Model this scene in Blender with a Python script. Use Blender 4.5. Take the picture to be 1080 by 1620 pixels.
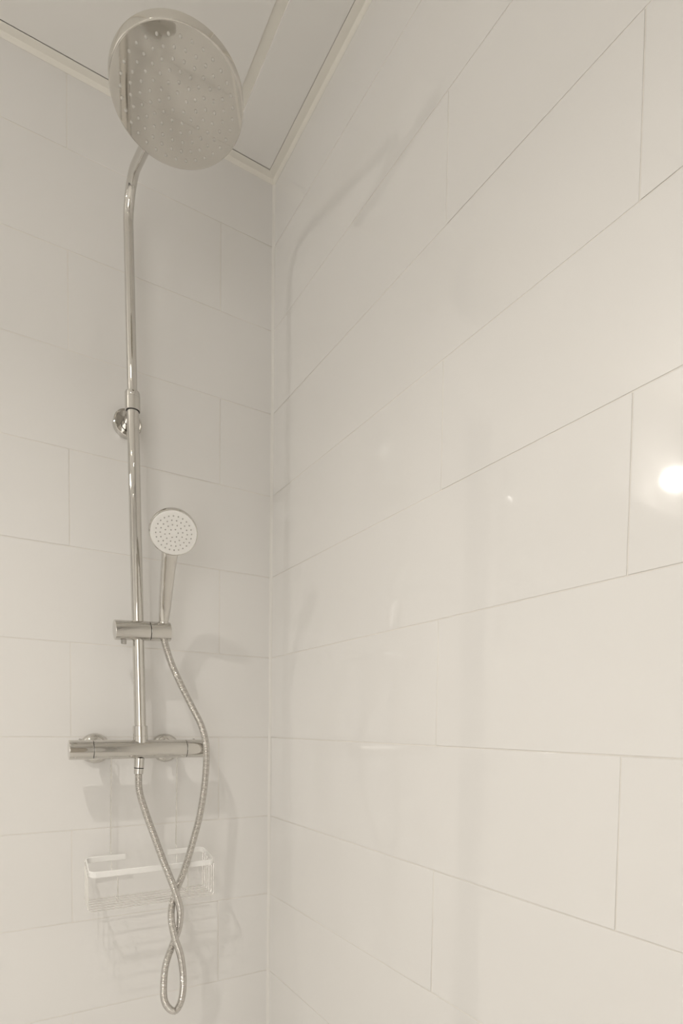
import bpy, bmesh, math, random
from mathutils import Vector, Matrix

for o in list(bpy.data.objects):
    bpy.data.objects.remove(o, do_unlink=True)
scene = bpy.context.scene
C = scene.collection
PI = math.pi

# ------------------------------------------------------------------ camera
# corner of the room = origin, back wall is the plane y = 0, right wall the plane x = 0
CAM = Vector((-0.60444, -1.34616, 1.11417))
YAW, PITCH, ROLL = 0.545599, -0.042127, 0.012708
FPX, PPX, PPY = 911.407, 540.308, 1188.724
fw = Vector((math.sin(YAW) * math.cos(PITCH), math.cos(YAW) * math.cos(PITCH), math.sin(PITCH)))
r0 = Vector((math.cos(YAW), -math.sin(YAW), 0))
u0 = r0.cross(fw)
r1 = r0 * math.cos(ROLL) + u0 * math.sin(ROLL)
u1 = -r0 * math.sin(ROLL) + u0 * math.cos(ROLL)
cd = bpy.data.cameras.new('camera')
cam = bpy.data.objects.new('camera', cd)
C.objects.link(cam)
M = Matrix((r1, u1, -fw)).transposed().to_4x4()
M.translation = CAM
cam.matrix_world = M
cd.sensor_fit = 'VERTICAL'
cd.sensor_height = 36
cd.sensor_width = 24
cd.lens = FPX / 1620 * 36
cd.shift_x = -(PPX - 540) / 1620
cd.shift_y = (PPY - 810) / 1620
cd.clip_start = 0.01
scene.camera = cam

# ------------------------------------------------------------------ world, exposure
w = bpy.data.worlds.new('world')
scene.world = w
w.use_nodes = True
w.node_tree.nodes['Background'].inputs[0].default_value = (0.9, 0.87, 0.82, 1)
w.node_tree.nodes['Background'].inputs[1].default_value = 0.05
vs = scene.view_settings
vs.view_transform = 'Standard'
vs.look = 'None'
vs.gamma = 1
vs.use_curve_mapping = False
vs.exposure = 0.0

WARM = (1.0, 0.952, 0.882)
DOWNLIGHT = 60.0         # glow of the downlight lenses
BEAM = 36.0              # power of the downlight over the shower (W); the added fill ones get less
WINDOW_FILL = 2.15          # glow of the added fill window
GLOBE = 270.0            # emission of the lamp above the mirror
CEIL = 2.4366           # underside of the ceiling trim
ROOM_L, ROOM_F = -2.6, -2.3


# ------------------------------------------------------------------ materials
def mat(name, col, rough=0.5, metal=0.0, **kw):
    m = bpy.data.materials.new(name)
    m.use_nodes = True
    b = m.node_tree.nodes['Principled BSDF']
    b.inputs['Base Color'].default_value = (*col, 1)
    b.inputs['Roughness'].default_value = rough
    b.inputs['Metallic'].default_value = metal
    for k, v in kw.items():
        b.inputs[k].default_value = v
    return m


def noise_bump(m, scale, strength, dist=0.002, detail=2.0):
    nt = m.node_tree
    b = nt.nodes['Principled BSDF']
    tc = nt.nodes.new('ShaderNodeTexCoord')
    n = nt.nodes.new('ShaderNodeTexNoise')
    n.inputs['Scale'].default_value = scale
    n.inputs['Detail'].default_value = detail
    bp = nt.nodes.new('ShaderNodeBump')
    bp.inputs['Strength'].default_value = strength
    bp.inputs['Distance'].default_value = dist
    nt.links.new(tc.outputs['Object'], n.inputs['Vector'])
    nt.links.new(n.outputs['Fac'], bp.inputs['Height'])
    nt.links.new(bp.outputs['Normal'], b.inputs['Normal'])
    return m


def noise_rough(m, scale, lo, hi):
    nt = m.node_tree
    b = nt.nodes['Principled BSDF']
    tc = nt.nodes.new('ShaderNodeTexCoord')
    n = nt.nodes.new('ShaderNodeTexNoise')
    n.inputs['Scale'].default_value = scale
    mr = nt.nodes.new('ShaderNodeMapRange')
    mr.inputs['From Min'].default_value = 0.3
    mr.inputs['From Max'].default_value = 0.7
    mr.inputs['To Min'].default_value = lo
    mr.inputs['To Max'].default_value = hi
    nt.links.new(tc.outputs['Object'], n.inputs['Vector'])
    nt.links.new(n.outputs['Fac'], mr.inputs['Value'])
    nt.links.new(mr.outputs['Result'], b.inputs['Roughness'])
    return m


def emit(name, col, s):
    m = bpy.data.materials.new(name)
    m.use_nodes = True
    b = m.node_tree.nodes['Principled BSDF']
    b.inputs['Base Color'].default_value = (0.9, 0.9, 0.9, 1)
    b.inputs['Emission Color'].default_value = (*col, 1)
    b.inputs['Emission Strength'].default_value = s
    return m


TILE = noise_bump(mat('white_glazed_tile', (0.86, 0.845, 0.82), 0.06, IOR=1.6), 5.0, 0.25, 0.0015, 1.0)
GROUT = mat('pale_grout', (0.85, 0.82, 0.77), 0.7)
PAINT = mat('white_wall_paint', (0.90, 0.89, 0.87), 0.7)
PANELM = noise_bump(mat('pale_grey_ceiling_panel', (0.885, 0.868, 0.835), 0.45), 60, 0.1, 0.0005)
TRIMM = mat('ivory_ceiling_trim', (0.88, 0.85, 0.78), 0.35)
SEAL = mat('white_sealant', (0.84, 0.82, 0.78), 0.3)
FLOORM = noise_bump(mat('pale_floor_tile', (0.86, 0.84, 0.81), 0.35), 30, 0.1)
CHROME = mat('polished_chrome', (0.65, 0.633, 0.60), 0.03, 1.0)
HOSEM = mat('hose_metal', (0.64, 0.62, 0.59), 0.12, 1.0)
DARK = mat('dark_gap', (0.03, 0.03, 0.03), 0.6)
RUBBER = mat('grey_silicone_nozzle', (0.46, 0.44, 0.41), 0.6)
HEADNOZ = mat('pale_silicone_nozzle', (0.62, 0.60, 0.56), 0.4)
WHITEP = mat('white_plastic_face', (0.93, 0.92, 0.89), 0.3)
ALU = mat('white_coated_rail', (0.95, 0.94, 0.915), 0.25, 0.0)
WIREM = mat('bright_wire', (0.88, 0.865, 0.83), 0.2, 0.6)
FACEM = noise_rough(mat('shower_face_metal', (0.66, 0.64, 0.60), 0.08, 1.0), 9, 0.015, 0.09)
DOORM = mat('beige_door', (0.66, 0.61, 0.54), 0.45)
MIRROR = mat('mirror_glass', (0.85, 0.86, 0.85), 0.01, 1.0)
PROFILE = mat('grey_profile', (0.20, 0.195, 0.19), 0.5, 0.0)
FILL_GLASS = emit('fill_window_glow', (1.0, 0.97, 0.93), WINDOW_FILL)
LAMPG = emit('globe_glow', WARM, GLOBE)
LENS = emit('downlight_glow', WARM, DOWNLIGHT)


# ------------------------------------------------------------------ mesh helpers
def obj(name, bm, m, parent=None, smooth=True):
    me = bpy.data.meshes.new(name)
    bmesh.ops.recalc_face_normals(bm, faces=bm.faces[:])
    bm.to_mesh(me)
    bm.free()
    me.materials.append(m)
    if smooth:
        for p in me.polygons:
            p.use_smooth = True
        try:
            me.set_sharp_from_angle(angle=math.radians(35))
        except Exception:
            pass
    o = bpy.data.objects.new(name, me)
    C.objects.link(o)
    if smooth:
        wn = o.modifiers.new('weighted_normal', 'WEIGHTED_NORMAL')
        wn.keep_sharp = True
        wn.weight = 90
    if parent:
        o.parent = parent
        o.matrix_parent_inverse = parent.matrix_world.inverted()
    return o


def inst(name, me, parent, mw):
    o = bpy.data.objects.new(name, me)
    C.objects.link(o)
    o.parent = parent
    o.matrix_parent_inverse = parent.matrix_world.inverted()
    o.matrix_basis = mw
    return o


def thing(name, label, cat, loc=(0, 0, 0), group=None):
    o = bpy.data.objects.new(name, None)
    o.empty_display_size = 0.02
    C.objects.link(o)
    o.location = loc
    o.matrix_world = Matrix.Translation(loc)
    o['label'] = label
    o['category'] = cat
    if group:
        o['group'] = group
    return o


def struct(o):
    o['kind'] = 'structure'
    return o


def box(bm, x0, x1, y0, y1, z0, z1, bevel=0, seg=2):
    b = bmesh.new()
    bmesh.ops.create_cube(b, size=1)
    for v in b.verts:
        v.co = Vector(((x0 + x1) / 2 + v.co.x * (x1 - x0), (y0 + y1) / 2 + v.co.y * (y1 - y0),
                       (z0 + z1) / 2 + v.co.z * (z1 - z0)))
    if bevel:
        bmesh.ops.bevel(b, geom=b.edges[:], offset=bevel, segments=seg, affect='EDGES', profile=0.5)
    merge(bm, b)
    return bm


def merge(bm, b):
    vm = {}
    for v in b.verts:
        vm[v] = bm.verts.new(v.co)
    for f in b.faces:
        try:
            bm.faces.new([vm[v] for v in f.verts])
        except ValueError:
            pass
    b.free()


def frames(pts):
    n = len(pts)
    T = []
    for i in range(n):
        a = pts[max(i - 1, 0)]
        b = pts[min(i + 1, n - 1)]
        T.append((b - a).normalized())
    ref = Vector((0, 0, 1)) if abs(T[0].z) < 0.9 else Vector((0, -1, 0))
    N = [(ref - T[0] * ref.dot(T[0])).normalized()]
    for i in range(1, n):
        v = N[-1] - T[i] * N[-1].dot(T[i])
        N.append(v.normalized())
    return T, N


def sweep(bm, pts, rad, seg=12, cap=True):
    """round tube along pts; rad is a number or a list"""
    pts = [Vector(p) for p in pts]
    T, N = frames(pts)
    rings = []
    for i, p in enumerate(pts):
        r = rad[i] if isinstance(rad, (list, tuple)) else rad
        B = T[i].cross(N[i])
        rings.append([bm.verts.new(p + (N[i] * math.cos(2 * PI * k / seg) + B * math.sin(2 * PI * k / seg)) * r)
                      for k in range(seg)])
    for a, b in zip(rings, rings[1:]):
        for k in range(seg):
            bm.faces.new((a[k], a[(k + 1) % seg], b[(k + 1) % seg], b[k]))
    if cap:
        bm.faces.new(rings[0][::-1])
        bm.faces.new(rings[-1])
    return bm


def lathe(bm, prof, origin, axis, seg=48):
    """profile of (radius, height) turned about axis through origin"""
    origin = Vector(origin)
    ax = Vector(axis).normalized()
    ref = Vector((1, 0, 0)) if abs(ax.x) < 0.9 else Vector((0, 0, 1))
    N = (ref - ax * ref.dot(ax)).normalized()
    B = ax.cross(N)
    rings = []
    for r, h in prof:
        c = origin + ax * h
        if r < 1e-6:
            rings.append([bm.verts.new(c)])
        else:
            rings.append([bm.verts.new(c + (N * math.cos(2 * PI * k / seg) + B * math.sin(2 * PI * k / seg)) * r)
                          for k in range(seg)])
    for a, b in zip(rings, rings[1:]):
        for k in range(seg):
            if len(a) == 1 and len(b) == 1:
                continue
            if len(a) == 1:
                bm.faces.new((a[0], b[(k + 1) % seg], b[k]))
            elif len(b) == 1:
                bm.faces.new((a[k], a[(k + 1) % seg], b[0]))
            else:
                bm.faces.new((a[k], a[(k + 1) % seg], b[(k + 1) % seg], b[k]))
    return bm


def cyl_prof(r, h0, h1, ch=0.0012):
    return [(0, h0), (r - ch, h0), (r - ch * 0.3, h0 + ch * 0.3), (r, h0 + ch), (r, h1 - ch),
            (r - ch * 0.3, h1 - ch * 0.3), (r - ch, h1), (0, h1)]


def catmull(pts, n=8):
    pts = [Vector(p) for p in pts]
    P = [pts[0] * 2 - pts[1]] + pts + [pts[-1] * 2 - pts[-2]]
    out = []
    for i in range(1, len(P) - 2):
        p0, p1, p2, p3 = P[i - 1:i + 3]
        for k in range(n):
            t = k / n
            out.append(0.5 * ((2 * p1) + (p2 - p0) * t + (2 * p0 - 5 * p1 + 4 * p2 - p3) * t * t
                              + (3 * p1 - p0 - 3 * p2 + p3) * t ** 3))
    out.append(pts[-1])
    return out


def resample(pts, step):
    out = [pts[0].copy()]
    acc = 0.0
    for a, b in zip(pts, pts[1:]):
        d = (b - a).length
        while acc + d >= step:
            t = (step - acc) / d
            a = a + (b - a) * t
            out.append(a.copy())
            d = (b - a).length
            acc = 0.0
        acc += d
    return out


def fillet(pts, r, n=6):
    """polyline with rounded corners"""
    pts = [Vector(p) for p in pts]
    out = [pts[0]]
    for i in range(1, len(pts) - 1):
        a, b, c = pts[i - 1:i + 2]
        d1 = (a - b).normalized()
        d2 = (c - b).normalized()
        ang = d1.angle(d2)
        t = min(r / math.tan(ang / 2), (a - b).length * 0.49, (c - b).length * 0.49)
        rr = t * math.tan(ang / 2)
        cen = b + (d1 + d2).normalized() * (rr / math.sin(ang / 2))
        p0 = b + d1 * t - cen
        p1 = b + d2 * t - cen
        full = p0.angle(p1)
        for k in range(n + 1):
            s = k / n
            q = (p0 * math.sin((1 - s) * full) + p1 * math.sin(s * full)) / math.sin(full)
            out.append(cen + q)
    out.append(pts[-1])
    return out


# ------------------------------------------------------------------ room shell
Z0 = 1.0859             # a joint between two tile courses
ROW = 0.2
rnd = random.Random(4)
G = 0.0009              # half joint width
D = 0.00062              # joint depth


def course_edges():
    zs = [0.0]
    k = math.ceil((0.02 - Z0) / ROW)
    while Z0 + k * ROW < CEIL + 0.03:
        zs.append(Z0 + k * ROW)
        k += 1
    zs.append(CEIL + 0.04)
    return zs


def tile_mesh(wd, ht):
    key = (round(wd, 4), round(ht, 4))
    if key in tile_mesh.cache:
        return tile_mesh.cache[key]
    bm = bmesh.new()
    bmesh.ops.create_cube(bm, size=1)
    for v in bm.verts:
        v.co = Vector((v.co.x * wd, (v.co.y + 0.5) * D, v.co.z * ht))
    ed = [e for e in bm.edges if all(v.co.y < D / 2 for v in e.verts)]
    bmesh.ops.bevel(bm, geom=ed, offset=0.0004, segments=3, affect='EDGES', profile=0.5)
    me = bpy.data.meshes.new('tile')
    bmesh.ops.recalc_face_normals(bm, faces=bm.faces[:])
    bm.to_mesh(me)
    bm.free()
    me.materials.append(TILE)
    for p in me.polygons:
        p.use_smooth = p.area < 0.5 * wd * ht      # the glazed face stays flat, its eased edge is rounded
    tile_mesh.cache[key] = me
    return me


tile_mesh.cache = {}


def lay(wall, length, first, place):
    """tiles along a wall, s = distance from the corner"""
    zs = course_edges()
    for z0, z1 in zip(zs, zs[1:]):
        row = round((z0 - Z0) / ROW) if z0 > 0.01 else round((z1 - ROW - Z0) / ROW)
        js = [0.0]
        s = first[row % 2]
        while s < length - 0.02:
            js.append(s)
            s += 0.956
        js.append(length)
        for a, b in zip(js, js[1:]):
            wd, ht = b - a - 2 * G, z1 - z0 - 2 * G
            mw = place((a + b) / 2, (z0 + z1) / 2)
            tilt = Matrix.Rotation(rnd.uniform(-1, 1) * 0.0006, 4, 'Z') @ Matrix.Rotation(rnd.uniform(-1, 1) * 0.0008, 4, 'X')
            inst('tile', tile_mesh(wd, ht), wall, mw @ tilt)


TOP = CEIL + 0.04
wall_back = struct(obj('wall_back', box(bmesh.new(), ROOM_L - 0.1, 0.1, D, 0.1, 0, TOP), GROUT, smooth=False))
lay(wall_back, -ROOM_L, (0.4607, 0.1353), lambda s, z: Matrix.Translation((-s, 0, z)))
wall_right = struct(obj('wall_right', box(bmesh.new(), D, 0.1, ROOM_F - 0.1, D, 0, TOP), GROUT, smooth=False))
lay(wall_right, -ROOM_F, (0.6393, 0.9557),
    lambda s, z: Matrix.Translation((0, -s, z)) @ Matrix.Rotation(-PI / 2, 4, 'Z'))
struct(obj('wall_left', box(bmesh.new(), ROOM_L - 0.1, ROOM_L, ROOM_F, 0, 0, TOP), PAINT, smooth=False))
struct(obj('wall_front', box(bmesh.new(), ROOM_L - 0.1, 0.0, ROOM_F - 0.1, ROOM_F, 0, TOP), PAINT, smooth=False))
struct(obj('floor', box(bmesh.new(), ROOM_L - 0.1, 0.1, ROOM_F - 0.1, 0.1, -0.1, 0), FLOORM, smooth=False))
ceiling = struct(obj('ceiling', box(bmesh.new(), ROOM_L - 0.1, 0.1, ROOM_F - 0.1, 0.1, TOP, TOP + 0.1), PAINT, smooth=False))

# ceiling panels with a recessed ivory joint strip between them, resting on the edge trim
PZ = CEIL + 0.0045
xs = [-0.0227, -0.124]
x = -0.145
while x > ROOM_L + 0.05:
    xs += [x, max(x - 0.58, ROOM_L + 0.015)]
    x -= 0.60
for x1, x0 in zip(xs[0::2], xs[1::2]):
    obj('panel', box(bmesh.new(), x0, x1, ROOM_F + 0.01, -0.0240, PZ, PZ + 0.012, 0.0012), PANELM, ceiling)
for x1, x0 in zip(xs[1::2], xs[2::2]):
    obj('joint_strip', box(bmesh.new(), x0 - 0.003, x1 + 0.003, ROOM_F + 0.01, -0.012, PZ + 0.0035, PZ + 0.0155), TRIMM, ceiling, False)


def trim_profile(name, pts, ext):
    """sweep a closed 2-D profile (outward u, up v) straight along a wall"""
    bm = bmesh.new()
    a = [bm.verts.new(ext(u, v, 0)) for u, v in pts]
    b = [bm.verts.new(ext(u, v, 1)) for u, v in pts]
    n = len(pts)
    for i in range(n):
        bm.faces.new((a[i], a[(i + 1) % n], b[(i + 1) % n], b[i]))
    bm.faces.new(a[::-1])
    bm.faces.new(b)
    return struct(obj(name, bm, TRIMM))


PROF = [(0.0, -0.0060), (0.0022, -0.0046), (0.0042, -0.0022), (0.0054, 0.0002), (0.0066, 0.0013),
        (0.0190, 0.0022), (0.0215, 0.0026), (0.0220, 0.0036), (0.0215, 0.0043), (0.0, 0.0043)]
trim_profile('trim_1', PROF, lambda u, v, e: Vector((ROOM_L if e else 0.0, -u - 0.0002, CEIL + v + 0.002)))
trim_profile('trim_2', PROF, lambda u, v, e: Vector((-u - 0.0002, ROOM_F if e else 0.0, CEIL + v + 0.002)))
# sealant bead in the corner
bm = bmesh.new()
pr = [(0, 0)] + [(-0.006 + 0.006 * math.cos(t) * 1.0, -0.006 + 0.006 * math.sin(t)) for t in ()]
pr = [(0, 0), (-0.0055, 0), (-0.0030, -0.0010), (-0.0010, -0.0030), (0, -0.0055)]
a = [bm.verts.new((x, y, 0.0)) for x, y in pr]
b = [bm.verts.new((x, y, CEIL)) for x, y in pr]
for i in range(len(pr)):
    bm.faces.new((a[i], a[(i + 1) % 5], b[(i + 1) % 5], b[i]))
struct(obj('trim_3', bm, SEAL))

# door behind the camera
d1 = struct(obj('door_1', box(bmesh.new(), -0.82, -0.14, ROOM_F, ROOM_F + 0.03, 0.0, 2.05, 0.003), DOORM))
obj('door_frame', box(bmesh.new(), -0.89, -0.822, ROOM_F, ROOM_F + 0.04, 0.0, 2.12, 0.003), PAINT, d1)
obj('door_frame', box(bmesh.new(), -0.138, -0.07, ROOM_F, ROOM_F + 0.04, 0.0, 2.12, 0.003), PAINT, d1)
obj('door_frame', box(bmesh.new(), -0.82, -0.14, ROOM_F, ROOM_F + 0.04, 2.052, 2.12, 0.003), PAINT, d1)
bm = bmesh.new()
sweep(bm, fillet([(-0.75, ROOM_F + 0.03, 1.03), (-0.75, ROOM_F + 0.08, 1.03), (-0.63, ROOM_F + 0.08, 1.03)], 0.015), 0.009)
obj('door_handle', bm, CHROME, d1)


# glowing window added behind the camera as soft fill for the walls
WX0, WX1, WZ0, WZ1 = -1.95, -1.02, 0.30, 1.80
w1 = struct(obj('fill_window', box(bmesh.new(), WX0, WX1, ROOM_F + 0.001, ROOM_F + 0.012, WZ0, WZ1), FILL_GLASS, smooth=False))
for x0, x1, z0, z1 in ((WX0 - 0.06, WX0, WZ0 - 0.06, WZ1 + 0.06), (WX1, WX1 + 0.06, WZ0 - 0.06, WZ1 + 0.06), (WX0, WX1, WZ0 - 0.06, WZ0),
                       (WX0, WX1, WZ1, WZ1 + 0.06), (-1.51, -1.46, WZ0, WZ1)):
    obj('fill_window_frame', box(bmesh.new(), x0, x1, ROOM_F + 0.001, ROOM_F + 0.045, z0, z1, 0.003), PAINT, w1)

# unseen grey strip, added for its dark reflection in the right wall
struct(obj('reflection_strip', box(bmesh.new(), -0.735, -0.650, -0.012, -0.0004, 0.0, 2.05, 0.002), PROFILE))

# ------------------------------------------------------------------ lamps
def downlight(x, y, label, power):
    t = thing('ceiling_downlight', label, 'lamp', (x, y, PZ), 'round downlights in the ceiling')
    lathe(bm := bmesh.new(), [(0.020, -0.0005), (0.044, -0.0005), (0.046, -0.002), (0.044, -0.005), (0.026, -0.0055), (0.020, -0.003), (0.020, -0.0005)],
          (x, y, PZ), (0, 0, 1), 40)
    obj('bezel', bm, CHROME, t)
    lathe(bm := bmesh.new(), [(0, -0.0028), (0.0195, -0.0028), (0.0195, -0.0008), (0, -0.0008)], (x, y, PZ), (0, 0, 1), 32)
    obj('lens', bm, LENS, t)
    ld = bpy.data.lights.new('beam', 'SPOT')
    ld.energy = power
    ld.color = WARM
    ld.spot_size = math.radians(130)
    ld.spot_blend = 1.0
    ld.shadow_soft_size = 0.016
    lo = bpy.data.objects.new('beam', ld)
    C.objects.link(lo)
    lo.parent = t
    lo.location = (0, 0, -0.022)


downlight(-1.02, -0.97, 'round chrome-rimmed ceiling downlight over the shower entrance', BEAM)
downlight(-1.95, -1.10, 'round chrome-rimmed ceiling downlight added as fill on the left side of the room', BEAM * 0.28)  # this and the next two are unseen downlights added for fill
downlight(-0.98, -1.95, 'round chrome-rimmed ceiling downlight added as fill just inside the beige door', BEAM * 0.28)
downlight(-1.95, -1.95, 'round chrome-rimmed ceiling downlight added as fill in the corner beyond the beige door', BEAM * 0.28)

t = thing('wall_lamp', 'small round white globe lamp on the wall above the mirror', 'lamp', (-1.70, 0, 2.10))
lathe(bm := bmesh.new(), cyl_prof(0.032, 0.0, 0.028), (-1.70, -0.0002, 2.10), (0, -1, 0))
obj('base', bm, CHROME, t)
lathe(bm := bmesh.new(), [(0, -0.024)] + [(0.024 * math.sin(k * PI / 16), -0.024 * math.cos(k * PI / 16)) for k in range(1, 16)] + [(0, 0.024)],
      (-1.70, -0.052, 2.10), (0, -1, 0), 32)
obj('globe', bm, LAMPG, t)

t = thing('wall_mirror', 'wide rectangular frameless mirror hung on the tiled wall', 'mirror', (-1.325, 0, 1.40))
obj('glass', box(bmesh.new(), -1.85, -0.80, -0.022, -0.018, 1.40, 1.98, 0.001), MIRROR, t)
obj('backing', box(bmesh.new(), -1.84, -0.81, -0.018, -0.0002, 1.41, 1.97), PROFILE, t)

# ------------------------------------------------------------------ shower column
YB = -0.080
BZ = 1.0615
BL, BR = -0.474, -0.1935
col = thing('shower_column', 'chrome thermostatic shower column with bar mixer, riser pipe and round overhead shower head', 'shower',
            (-0.335, YB, BZ))
R_BAR = 0.0200
lathe(bm := bmesh.new(), cyl_prof(R_BAR, 0.0455, 0.2335, 0.0008), (BL, YB, BZ), (1, 0, 0.004))
bar = obj('mixer_bar', bm, CHROME, col)
lathe(bm := bmesh.new(), cyl_prof(R_BAR, 0.0, 0.0448, 0.0014), (BL, YB, BZ), (1, 0, 0.004))
h1 = obj('temperature_handle', bm, CHROME, bar)
lathe(bm := bmesh.new(), cyl_prof(R_BAR, 0.2342, 0.2800, 0.0014), (BL, YB, BZ), (1, 0, 0.004))
h2 = obj('flow_handle', bm, CHROME, bar)
for hx, pr_ in ((BL + 0.022, h1), (BR - 0.026, h2)):
    lathe(bm := bmesh.new(), [(0, -0.003), (0.0032, -0.003), (0.0032, 0.0018), (0.0022, 0.0032), (0, 0.0036)],
          (hx, YB + 0.006, BZ + R_BAR - 0.0008), (0, 0.25, 1), 20)
    obj('stop_button', bm, CHROME, bar)
for rx in (-0.4137, -0.2636):
    lathe(bm := bmesh.new(), [(0, 0.0), (0.0325, 0.0), (0.0325, 0.003), (0.0310, 0.007), (0.0275, 0.0115), (0.0220, 0.0145), (0.016, 0.0155), (0, 0.0155)],
          (rx, -0.0002, BZ), (0, -1, 0))
    obj('wall_rosette', bm, CHROME, bar)
    lathe(bm := bmesh.new(), [(0, 0.014), (0.0115, 0.014), (0.0115, 0.034), (0.0165, 0.036), (0.0165, 0.058), (0, 0.058)],
          (rx, 0, BZ), (0, -1, 0), 6)
    obj('union_nut', bm, CHROME, bar, smooth=False)


def riser_x(z):
    return -0.3350 - 0.0220 * (z - 1.075) / (2.13 - 1.075)


RA = Vector((riser_x(1.075), YB, 1.075))
RDIR = (Vector((riser_x(2.13), YB, 2.13)) - RA).normalized()


def rp(z):
    return Vector((riser_x(z), YB, z))


lathe(bm := bmesh.new(), [(0.0150, 0.0), (0.0150, 0.0135), (0.0147, 0.0140), (0.0147, 0.0146), (0.0150, 0.0150),
                          (0.0150, 0.0350), (0.0142, 0.0362), (0.0120, 0.0364), (0.0120, 0.0)], rp(1.0755), RDIR)
obj('lower_collar', bm, CHROME, col)
bm = sweep(bmesh.new(), [rp(1.080), rp(1.3), rp(1.5), rp(1.765)], 0.0120, 40)
obj('riser_pipe', bm, CHROME, col)
lathe(bm := bmesh.new(), [(0.0100, 0.0), (0.0146, 0.0), (0.0150, 0.0004), (0.0150, 0.026), (0.0147, 0.0264), (0.0147, 0.027), (0.0150, 0.0274),
                          (0.0150, 0.0350), (0.0138, 0.0378), (0.0112, 0.0384), (0.0098, 0.0384)], rp(1.7585), RDIR)
obj('upper_collar', bm, CHROME, col)
lathe(bm := bmesh.new(), [(0.0118, -0.0002), (0.0135, -0.0002), (0.0135, 0.001), (0.0118, 0.001)], rp(1.7580), RDIR)
obj('seal_ring', bm, DARK, col)
# upper pipe, bend and arm as one tube
ARM_R = 0.055
A0 = rp(2.13)
xa, xb = riser_x(2.13), -0.3462
path = [rp(1.77), rp(1.9), rp(2.0), rp(2.08)]
dip = math.radians(13)
N_ = 18
for k in range(N_ + 1):
    a_ = (PI / 2 + dip) * k / N_
    path.append(Vector((xa, YB - ARM_R + ARM_R * math.cos(a_), 2.13 + ARM_R * math.sin(a_))))
e0 = path[-1]
armdir = Vector((0, -math.cos(dip), -math.sin(dip)))
L_ = 0.232
for k in range(1, 7):
    s = k / 6
    p_ = e0 + armdir * (L_ * s)
    p_.x = xa + (xb - xa) * s
    path.append(p_)
e1 = path[-1].copy()
HC = Vector((-0.346, -0.405, 2.082))
HN = Vector((-0.010, 0.111, 1.0)).normalized()
jt = HC + HN * 0.034
for k in range(1, 9):                     # short curve down into the ball joint
    s = k / 8
    c1 = e1 + armdir * 0.024
    path.append(e1 * (1 - s) ** 2 + c1 * 2 * s * (1 - s) + jt * s * s)
bm = sweep(bmesh.new(), path, 0.0098, 32)
obj('shower_arm', bm, CHROME, col)
# wall bracket: shallow cup, post and clamp behind the riser
WB = Vector((-0.3465, 0, 1.764))
lathe(bm := bmesh.new(), [(0, 0.0002), (0.0285, 0.0002), (0.0292, 0.001), (0.0292, 0.017), (0.0280, 0.0185), (0.0262, 0.0185), (0.0245, 0.0165), (0, 0.0140)],
      WB, (0, -1, 0), 56)
br = obj('wall_bracket', bm, CHROME, col)
lathe(bm := bmesh.new(), [(0.0105, 0.012), (0.0105, 0.024), (0.0098, 0.0245), (0.0098, 0.0262), (0.0105, 0.0267), (0.0105, 0.070), (0, 0.070)], WB, (0, -1, 0), 40)
obj('bracket_post', bm, CHROME, br)
lathe(bm := bmesh.new(), [(0.0102, 0.0244), (0.0108, 0.0244), (0.0108, 0.0266), (0.0102, 0.0266)], WB, (0, -1, 0), 40)
obj('seal_ring', bm, DARK, br)

# overhead shower head
HR = 0.1005
lathe(bm := bmesh.new(), [(0, 0.0), (HR - 0.0028, 0.0), (HR - 0.0008, 0.0007), (HR, 0.0022), (HR + 0.0006, 0.0135), (HR - 0.0012, 0.0160), (HR - 0.006, 0.0172),
                          (0.030, 0.0205), (0.020, 0.0225), (0.016, 0.0275), (0.0155, 0.034), (0.0, 0.034)], HC, HN, 128)
head = obj('shower_head', bm, FACEM, col)
lathe(bm := bmesh.new(), [(0.0, 0.033), (0.0145, 0.033), (0.0160, 0.036), (0.0160, 0.044), (0.0125, 0.049), (0.0, 0.050)], HC, HN, 40)
obj('ball_joint', bm, CHROME, head)
hx_ = HN.cross(Vector((0, 1, 0))).normalized()
hy_ = HN.cross(hx_).normalized()
lathe(bm := bmesh.new(), [(0.0022, 0.0006), (0.0022, -0.0005), (0.0018, -0.0016), (0.0010, -0.0020), (0, -0.0020)], (0, 0, 0), (0, 0, 1), 10)
bmesh.ops.recalc_face_normals(bm, faces=bm.faces[:])
noz = bpy.data.meshes.new('nozzle')
bm.to_mesh(noz)
bm.free()
noz.materials.append(HEADNOZ)
for p in noz.polygons:
    p.use_smooth = True
RH = Matrix((hx_, hy_, HN)).transposed().to_4x4()
for ring, cnt in enumerate((5, 11, 17, 22, 28, 32)):
    rr = HR * (0.135 + 0.140 * ring)
    for k in range(cnt):
        a_ = 2 * PI * (k + 0.37 * ring) / cnt
        m_ = RH.copy()
        m_.translation = HC + (hx_ * math.cos(a_) + hy_ * math.sin(a_)) * rr
        inst('nozzle', noz, head, m_)

# sliding holder on the riser
SA = Vector((-0.3875, -0.084, 1.3080))
SB = Vector((-0.2750, -0.084, 1.3140))
sd = (SB - SA).normalized()
lathe(bm := bmesh.new(), cyl_prof(0.0205, 0.0, 0.0698, 0.0014), SA, sd)
sl = obj('slide_holder', bm, CHROME, col)
lathe(bm := bmesh.new(), cyl_prof(0.0205, 0.0706, (SB - SA).length, 0.0012), SA, sd)
obj('swivel_cradle', bm, CHROME, sl)
lathe(bm := bmesh.new(), cyl_prof(0.0055, 0.0, 0.011, 0.001), SA + sd * 0.0185 + Vector((0, 0, -0.0285)), (0, 0, 1), 24)
obj('release_button', bm, RUBBER, sl)

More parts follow.
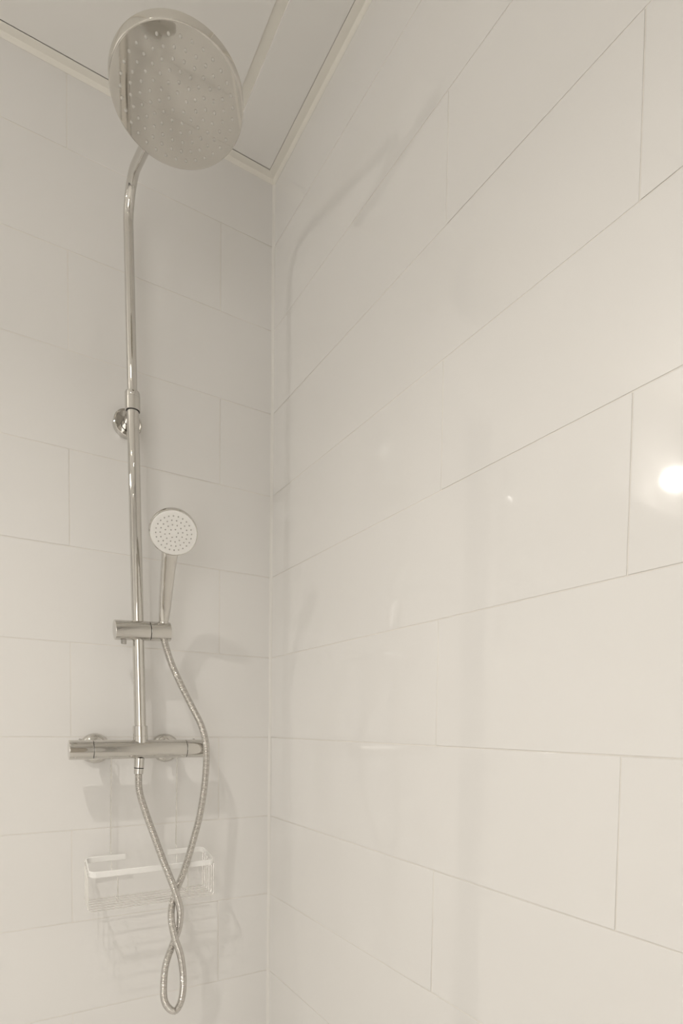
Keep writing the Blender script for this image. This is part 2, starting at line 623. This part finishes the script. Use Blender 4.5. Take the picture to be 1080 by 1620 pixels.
# ------------------------------------------------------------------ hand shower
FC = Vector((-0.2925, -0.1815, 1.4935))
FN = Vector((-0.126, -0.765, -0.632)).normalized()
HB = Vector((-0.2890, -0.0880, 1.3345))
hs = thing('hand_shower', 'chrome hand shower with round white perforated face resting in its slide holder', 'hand shower', HB)
FR = 0.0445
lathe(bm := bmesh.new(), [(0, -0.0240), (0.020, -0.0235), (0.034, -0.0205), (0.0435, -0.0150), (0.0462, -0.0110), (0.0468, -0.0070), (0.0466, -0.0012), (0.0455, 0.0000), (FR + 0.0003, -0.0002), (FR + 0.0003, -0.002), (0, -0.002)],
      FC, FN, 72)
obj('head_shell', bm, CHROME, hs)
lathe(bm := bmesh.new(), [(0, -0.0015), (FR, -0.0015), (FR, 0.0004), (FR - 0.0006, 0.0010), (FR - 0.0040, 0.0012), (FR - 0.0046, 0.0008), (0, 0.0010)], FC, FN, 72)
face = obj('spray_face', bm, WHITEP, hs)
fx = FN.cross(Vector((0, 0, 1))).normalized()
fy = FN.cross(fx).normalized()
lathe(bm := bmesh.new(), [(0.00145, -0.0010), (0.00145, 0.0009), (0.0010, 0.0014), (0, 0.0015)], (0, 0, 0), (0, 0, 1), 10)
bmesh.ops.recalc_face_normals(bm, faces=bm.faces[:])
noz2 = bpy.data.meshes.new('nozzle')
bm.to_mesh(noz2)
bm.free()
noz2.materials.append(RUBBER)
RF = Matrix((fx, fy, FN)).transposed().to_4x4()
for rr, cnt, ph in ((0.19, 6, 0.2), (0.385, 12, 0.4), (0.58, 18, 0.1), (0.77, 24, 0.3)):
    for k in range(cnt):
        a_ = 2 * PI * (k + ph) / cnt
        m_ = RF.copy()
        m_.translation = FC + (fx * math.cos(a_) + fy * math.sin(a_)) * (rr * FR) + FN * 0.0006
        inst('nozzle', noz2, face, m_)
# handle: loft of rounded rectangles along a gently bent spine, from the cradle up behind the head
spine = catmull([HB, (-0.2892, -0.1010, 1.3720), (-0.2892, -0.1180, 1.4190), (-0.2890, -0.1370, 1.4640), (-0.2900, -0.1560, 1.4930), (-0.2905, -0.1640, 1.5030)], 6)
axis = (spine[1] - spine[0]).normalized()
hw = [(0.0, 0.0100, 0.0092, 2.0), (0.05, 0.0112, 0.0100, 2.4), (0.15, 0.0120, 0.0110, 3.4), (0.30, 0.0127, 0.0110, 4.0), (0.50, 0.0142, 0.0104, 4.5),
      (0.68, 0.0164, 0.0098, 4.5), (0.80, 0.0180, 0.0094, 4.0), (0.92, 0.0186, 0.0078, 3.0), (1.0, 0.0150, 0.0050, 2.5)]


def lerp_sec(s):
    for a, b in zip(hw, hw[1:]):
        if s <= b[0] + 1e-9:
            t_ = (s - a[0]) / (b[0] - a[0])
            return [a[q] + (b[q] - a[q]) * t_ for q in (1, 2, 3)]
    return hw[-1][1:]


Ts, _ = frames(spine)
bm = bmesh.new()
rings = []
for q, (c, t_) in enumerate(zip(spine, Ts)):
    wx, wy, e = lerp_sec(q / (len(spine) - 1))
    sd_ = Vector((1, 0, 0))
    sd_ = (sd_ - t_ * sd_.dot(t_)).normalized()
    ft = sd_.cross(t_).normalized()
    ring = []
    for n_ in range(32):
        a_ = 2 * PI * n_ / 32
        cx, cy = math.cos(a_), math.sin(a_)
        ring.append(bm.verts.new(c + sd_ * (math.copysign(abs(cx) ** (2 / e), cx) * wx) + ft * (math.copysign(abs(cy) ** (2 / e), cy) * wy)))
    rings.append(ring)
for a, b in zip(rings, rings[1:]):
    for n_ in range(32):
        bm.faces.new((a[n_], a[(n_ + 1) % 32], b[(n_ + 1) % 32], b[n_]))
bm.faces.new(rings[0][::-1])
bm.faces.new(rings[-1])
obj('handle', bm, CHROME, hs)
# conical nut that sits in the cradle
lathe(bm := bmesh.new(), [(0, -0.0005), (0.0102, -0.0005), (0.0108, 0.0015), (0.0108, 0.004), (0.0100, 0.0050), (0.0100, 0.0056)], HB, -axis, 32)
obj('collar_ring', bm, CHROME, hs)

# ------------------------------------------------------------------ hose
HOSE = [(-0.3395,-0.0800,1.0099),
        (-0.3392,-0.0880,0.9730),
        (-0.3294,-0.1020,0.9285),
        (-0.3154,-0.1220,0.8771),
        (-0.3012,-0.1380,0.8281),
        (-0.2852,-0.1500,0.7796),
        (-0.2715,-0.1450,0.7375),
        (-0.2669,-0.1380,0.7118),
        (-0.2686,-0.1300,0.6783),
        (-0.2792,-0.1280,0.6481),
        (-0.2963,-0.1340,0.6072),
        (-0.3020,-0.1380,0.5557),
        (-0.2979,-0.1400,0.5271),
        (-0.2836,-0.1410,0.5090),
        (-0.2729,-0.1410,0.5119),
        (-0.2632,-0.1400,0.5352),
        (-0.2612,-0.1400,0.5781),
        (-0.2679,-0.1420,0.6275),
        (-0.2804,-0.1460,0.6664),
        (-0.2866,-0.1420,0.7047),
        (-0.2831,-0.1340,0.7329),
        (-0.2725,-0.1310,0.7651),
        (-0.2569,-0.1310,0.8026),
        (-0.2352,-0.1220,0.8616),
        (-0.2162,-0.1130,0.9224),
        (-0.2047,-0.1090,0.9897),
        (-0.2013,-0.1090,1.0455),
        (-0.2043,-0.1090,1.0831),
        (-0.2143,-0.1070,1.1176),
        (-0.2328,-0.1030,1.1558),
        (-0.2541,-0.0980,1.2002),
        (-0.2722,-0.0920,1.2429),
        (-0.2850,-0.0900,1.2826),
        (-0.2888,-0.0890,1.3011) ]
pts = catmull(HOSE, 24)
STEP = 0.00055
pts = resample(pts, STEP)
cnt = len(pts)
ridge = [0.0065 + 0.0011 * abs(math.sin(PI * (i * STEP) / 0.0029)) for i in range(cnt)]
hose = thing('shower_hose', 'ribbed metal shower hose hanging in a twisted loop below the mixer', 'hose', HOSE[0])
obj('ribbed_tube', sweep(bmesh.new(), pts, ridge, 14), HOSEM, hose)
ox = Vector(HOSE[0])
lathe(bm := bmesh.new(), [(0.0075, -0.002), (0.0095, 0.0), (0.0098, 0.011), (0.0093, 0.0116), (0.0093, 0.0124), (0.0102, 0.0130), (0.0102, 0.0335), (0, 0.0335)],
      ox, (0.06, 0.0, 1), 36)
obj('hose_nut', bm, CHROME, hose)
lathe(bm := bmesh.new(), [(0.0094, 0.0115), (0.0100, 0.0115), (0.0100, 0.0126), (0.0094, 0.0126)], ox, (0.06, 0, 1), 36)
obj('seal_ring', bm, DARK, hose)

# ------------------------------------------------------------------ hanging wire basket
bk = thing('shower_basket', 'pale wire shower basket with flat white top rail hanging below the mixer bar', 'basket', (-0.31, -0.075, 0.738))
XL, XR, YBK, YF = -0.441, -0.184, -0.030, -0.120
ZBK, ZF = 0.8245, 0.8125


def rail_z(y):
    return ZBK + (ZF - ZBK) * (y - YBK) / (YF - YBK)


rail = fillet([(-0.357, YBK, 0), (XL + 0.004, YBK, 0), (XL - 0.001, YF, 0), (XR - 0.002, YF, 0), (XR, YBK, 0), (-0.266, YBK, 0)], 0.013, 7)
bm = bmesh.new()
hh, th = 0.0062, 0.0013
sect = []
Tn, _ = frames(rail)
for p_, t_ in zip(rail, Tn):
    n_ = Vector((t_.y, -t_.x, 0)).normalized()
    c = Vector((p_.x, p_.y, rail_z(p_.y)))
    ring = []
    for u, v in ((-th, -hh + 0.001), (-th * 0.3, -hh), (th * 0.3, -hh), (th, -hh + 0.001), (th, hh - 0.001), (th * 0.3, hh), (-th * 0.3, hh), (-th, hh - 0.001)):
        ring.append(bm.verts.new(c + n_ * u + Vector((0, 0, v))))
    sect.append(ring)
for a, b in zip(sect, sect[1:]):
    for k in range(8):
        bm.faces.new((a[k], a[(k + 1) % 8], b[(k + 1) % 8], b[k]))
bm.faces.new(sect[0][::-1])
bm.faces.new(sect[-1])
obj('top_rail', bm, ALU, bk)
ZB = 0.739
WR = 0.00115
for k in range(6):
    y = YBK - 0.004 + (YF - YBK + 0.006) * k / 5
    z = rail_z(y) - 0.002
    xl = XL + 0.0015 - 0.005 * (k / 5)
    xr = XR - 0.0015 - 0.002 * (k / 5)
    bm = sweep(bmesh.new(), fillet([(xl, y, z), (xl, y, ZB), (xr, y, ZB), (xr, y, z)], 0.006, 5), WR, 8)
    obj('basket_wire', bm, WIREM, bk)
for x0, x1, yb in ((-0.3886, -0.3821, -0.082), (-0.2444, -0.2376, -0.093)):
    bm = sweep(bmesh.new(), fillet([(x0, YF + 0.0023, ZF - 0.003), (x1, yb, ZB + 0.002), (x1 + 0.003, YBK - 0.003, ZB + 0.0022)], 0.006, 5), WR, 8)
    obj('cross_wire', bm, WIREM, bk)
for hx, ix in ((-0.3855, -0.4137), (-0.2445, -0.2636)):
    y = YBK + 0.0025
    pth = [(hx, y, 0.800), (hx, y, 0.838), (hx - 0.0015, y + 0.001, 0.846), (hx, y - 0.002, 1.040), (hx - 0.002, y - 0.002, 1.066), (ix, y - 0.003, 1.0795), (ix - 0.016, y - 0.003, 1.068)]
    bm = sweep(bmesh.new(), catmull(pth, 8), 0.0013, 8)
    obj('hanger_wire', bm, WIREM, bk)
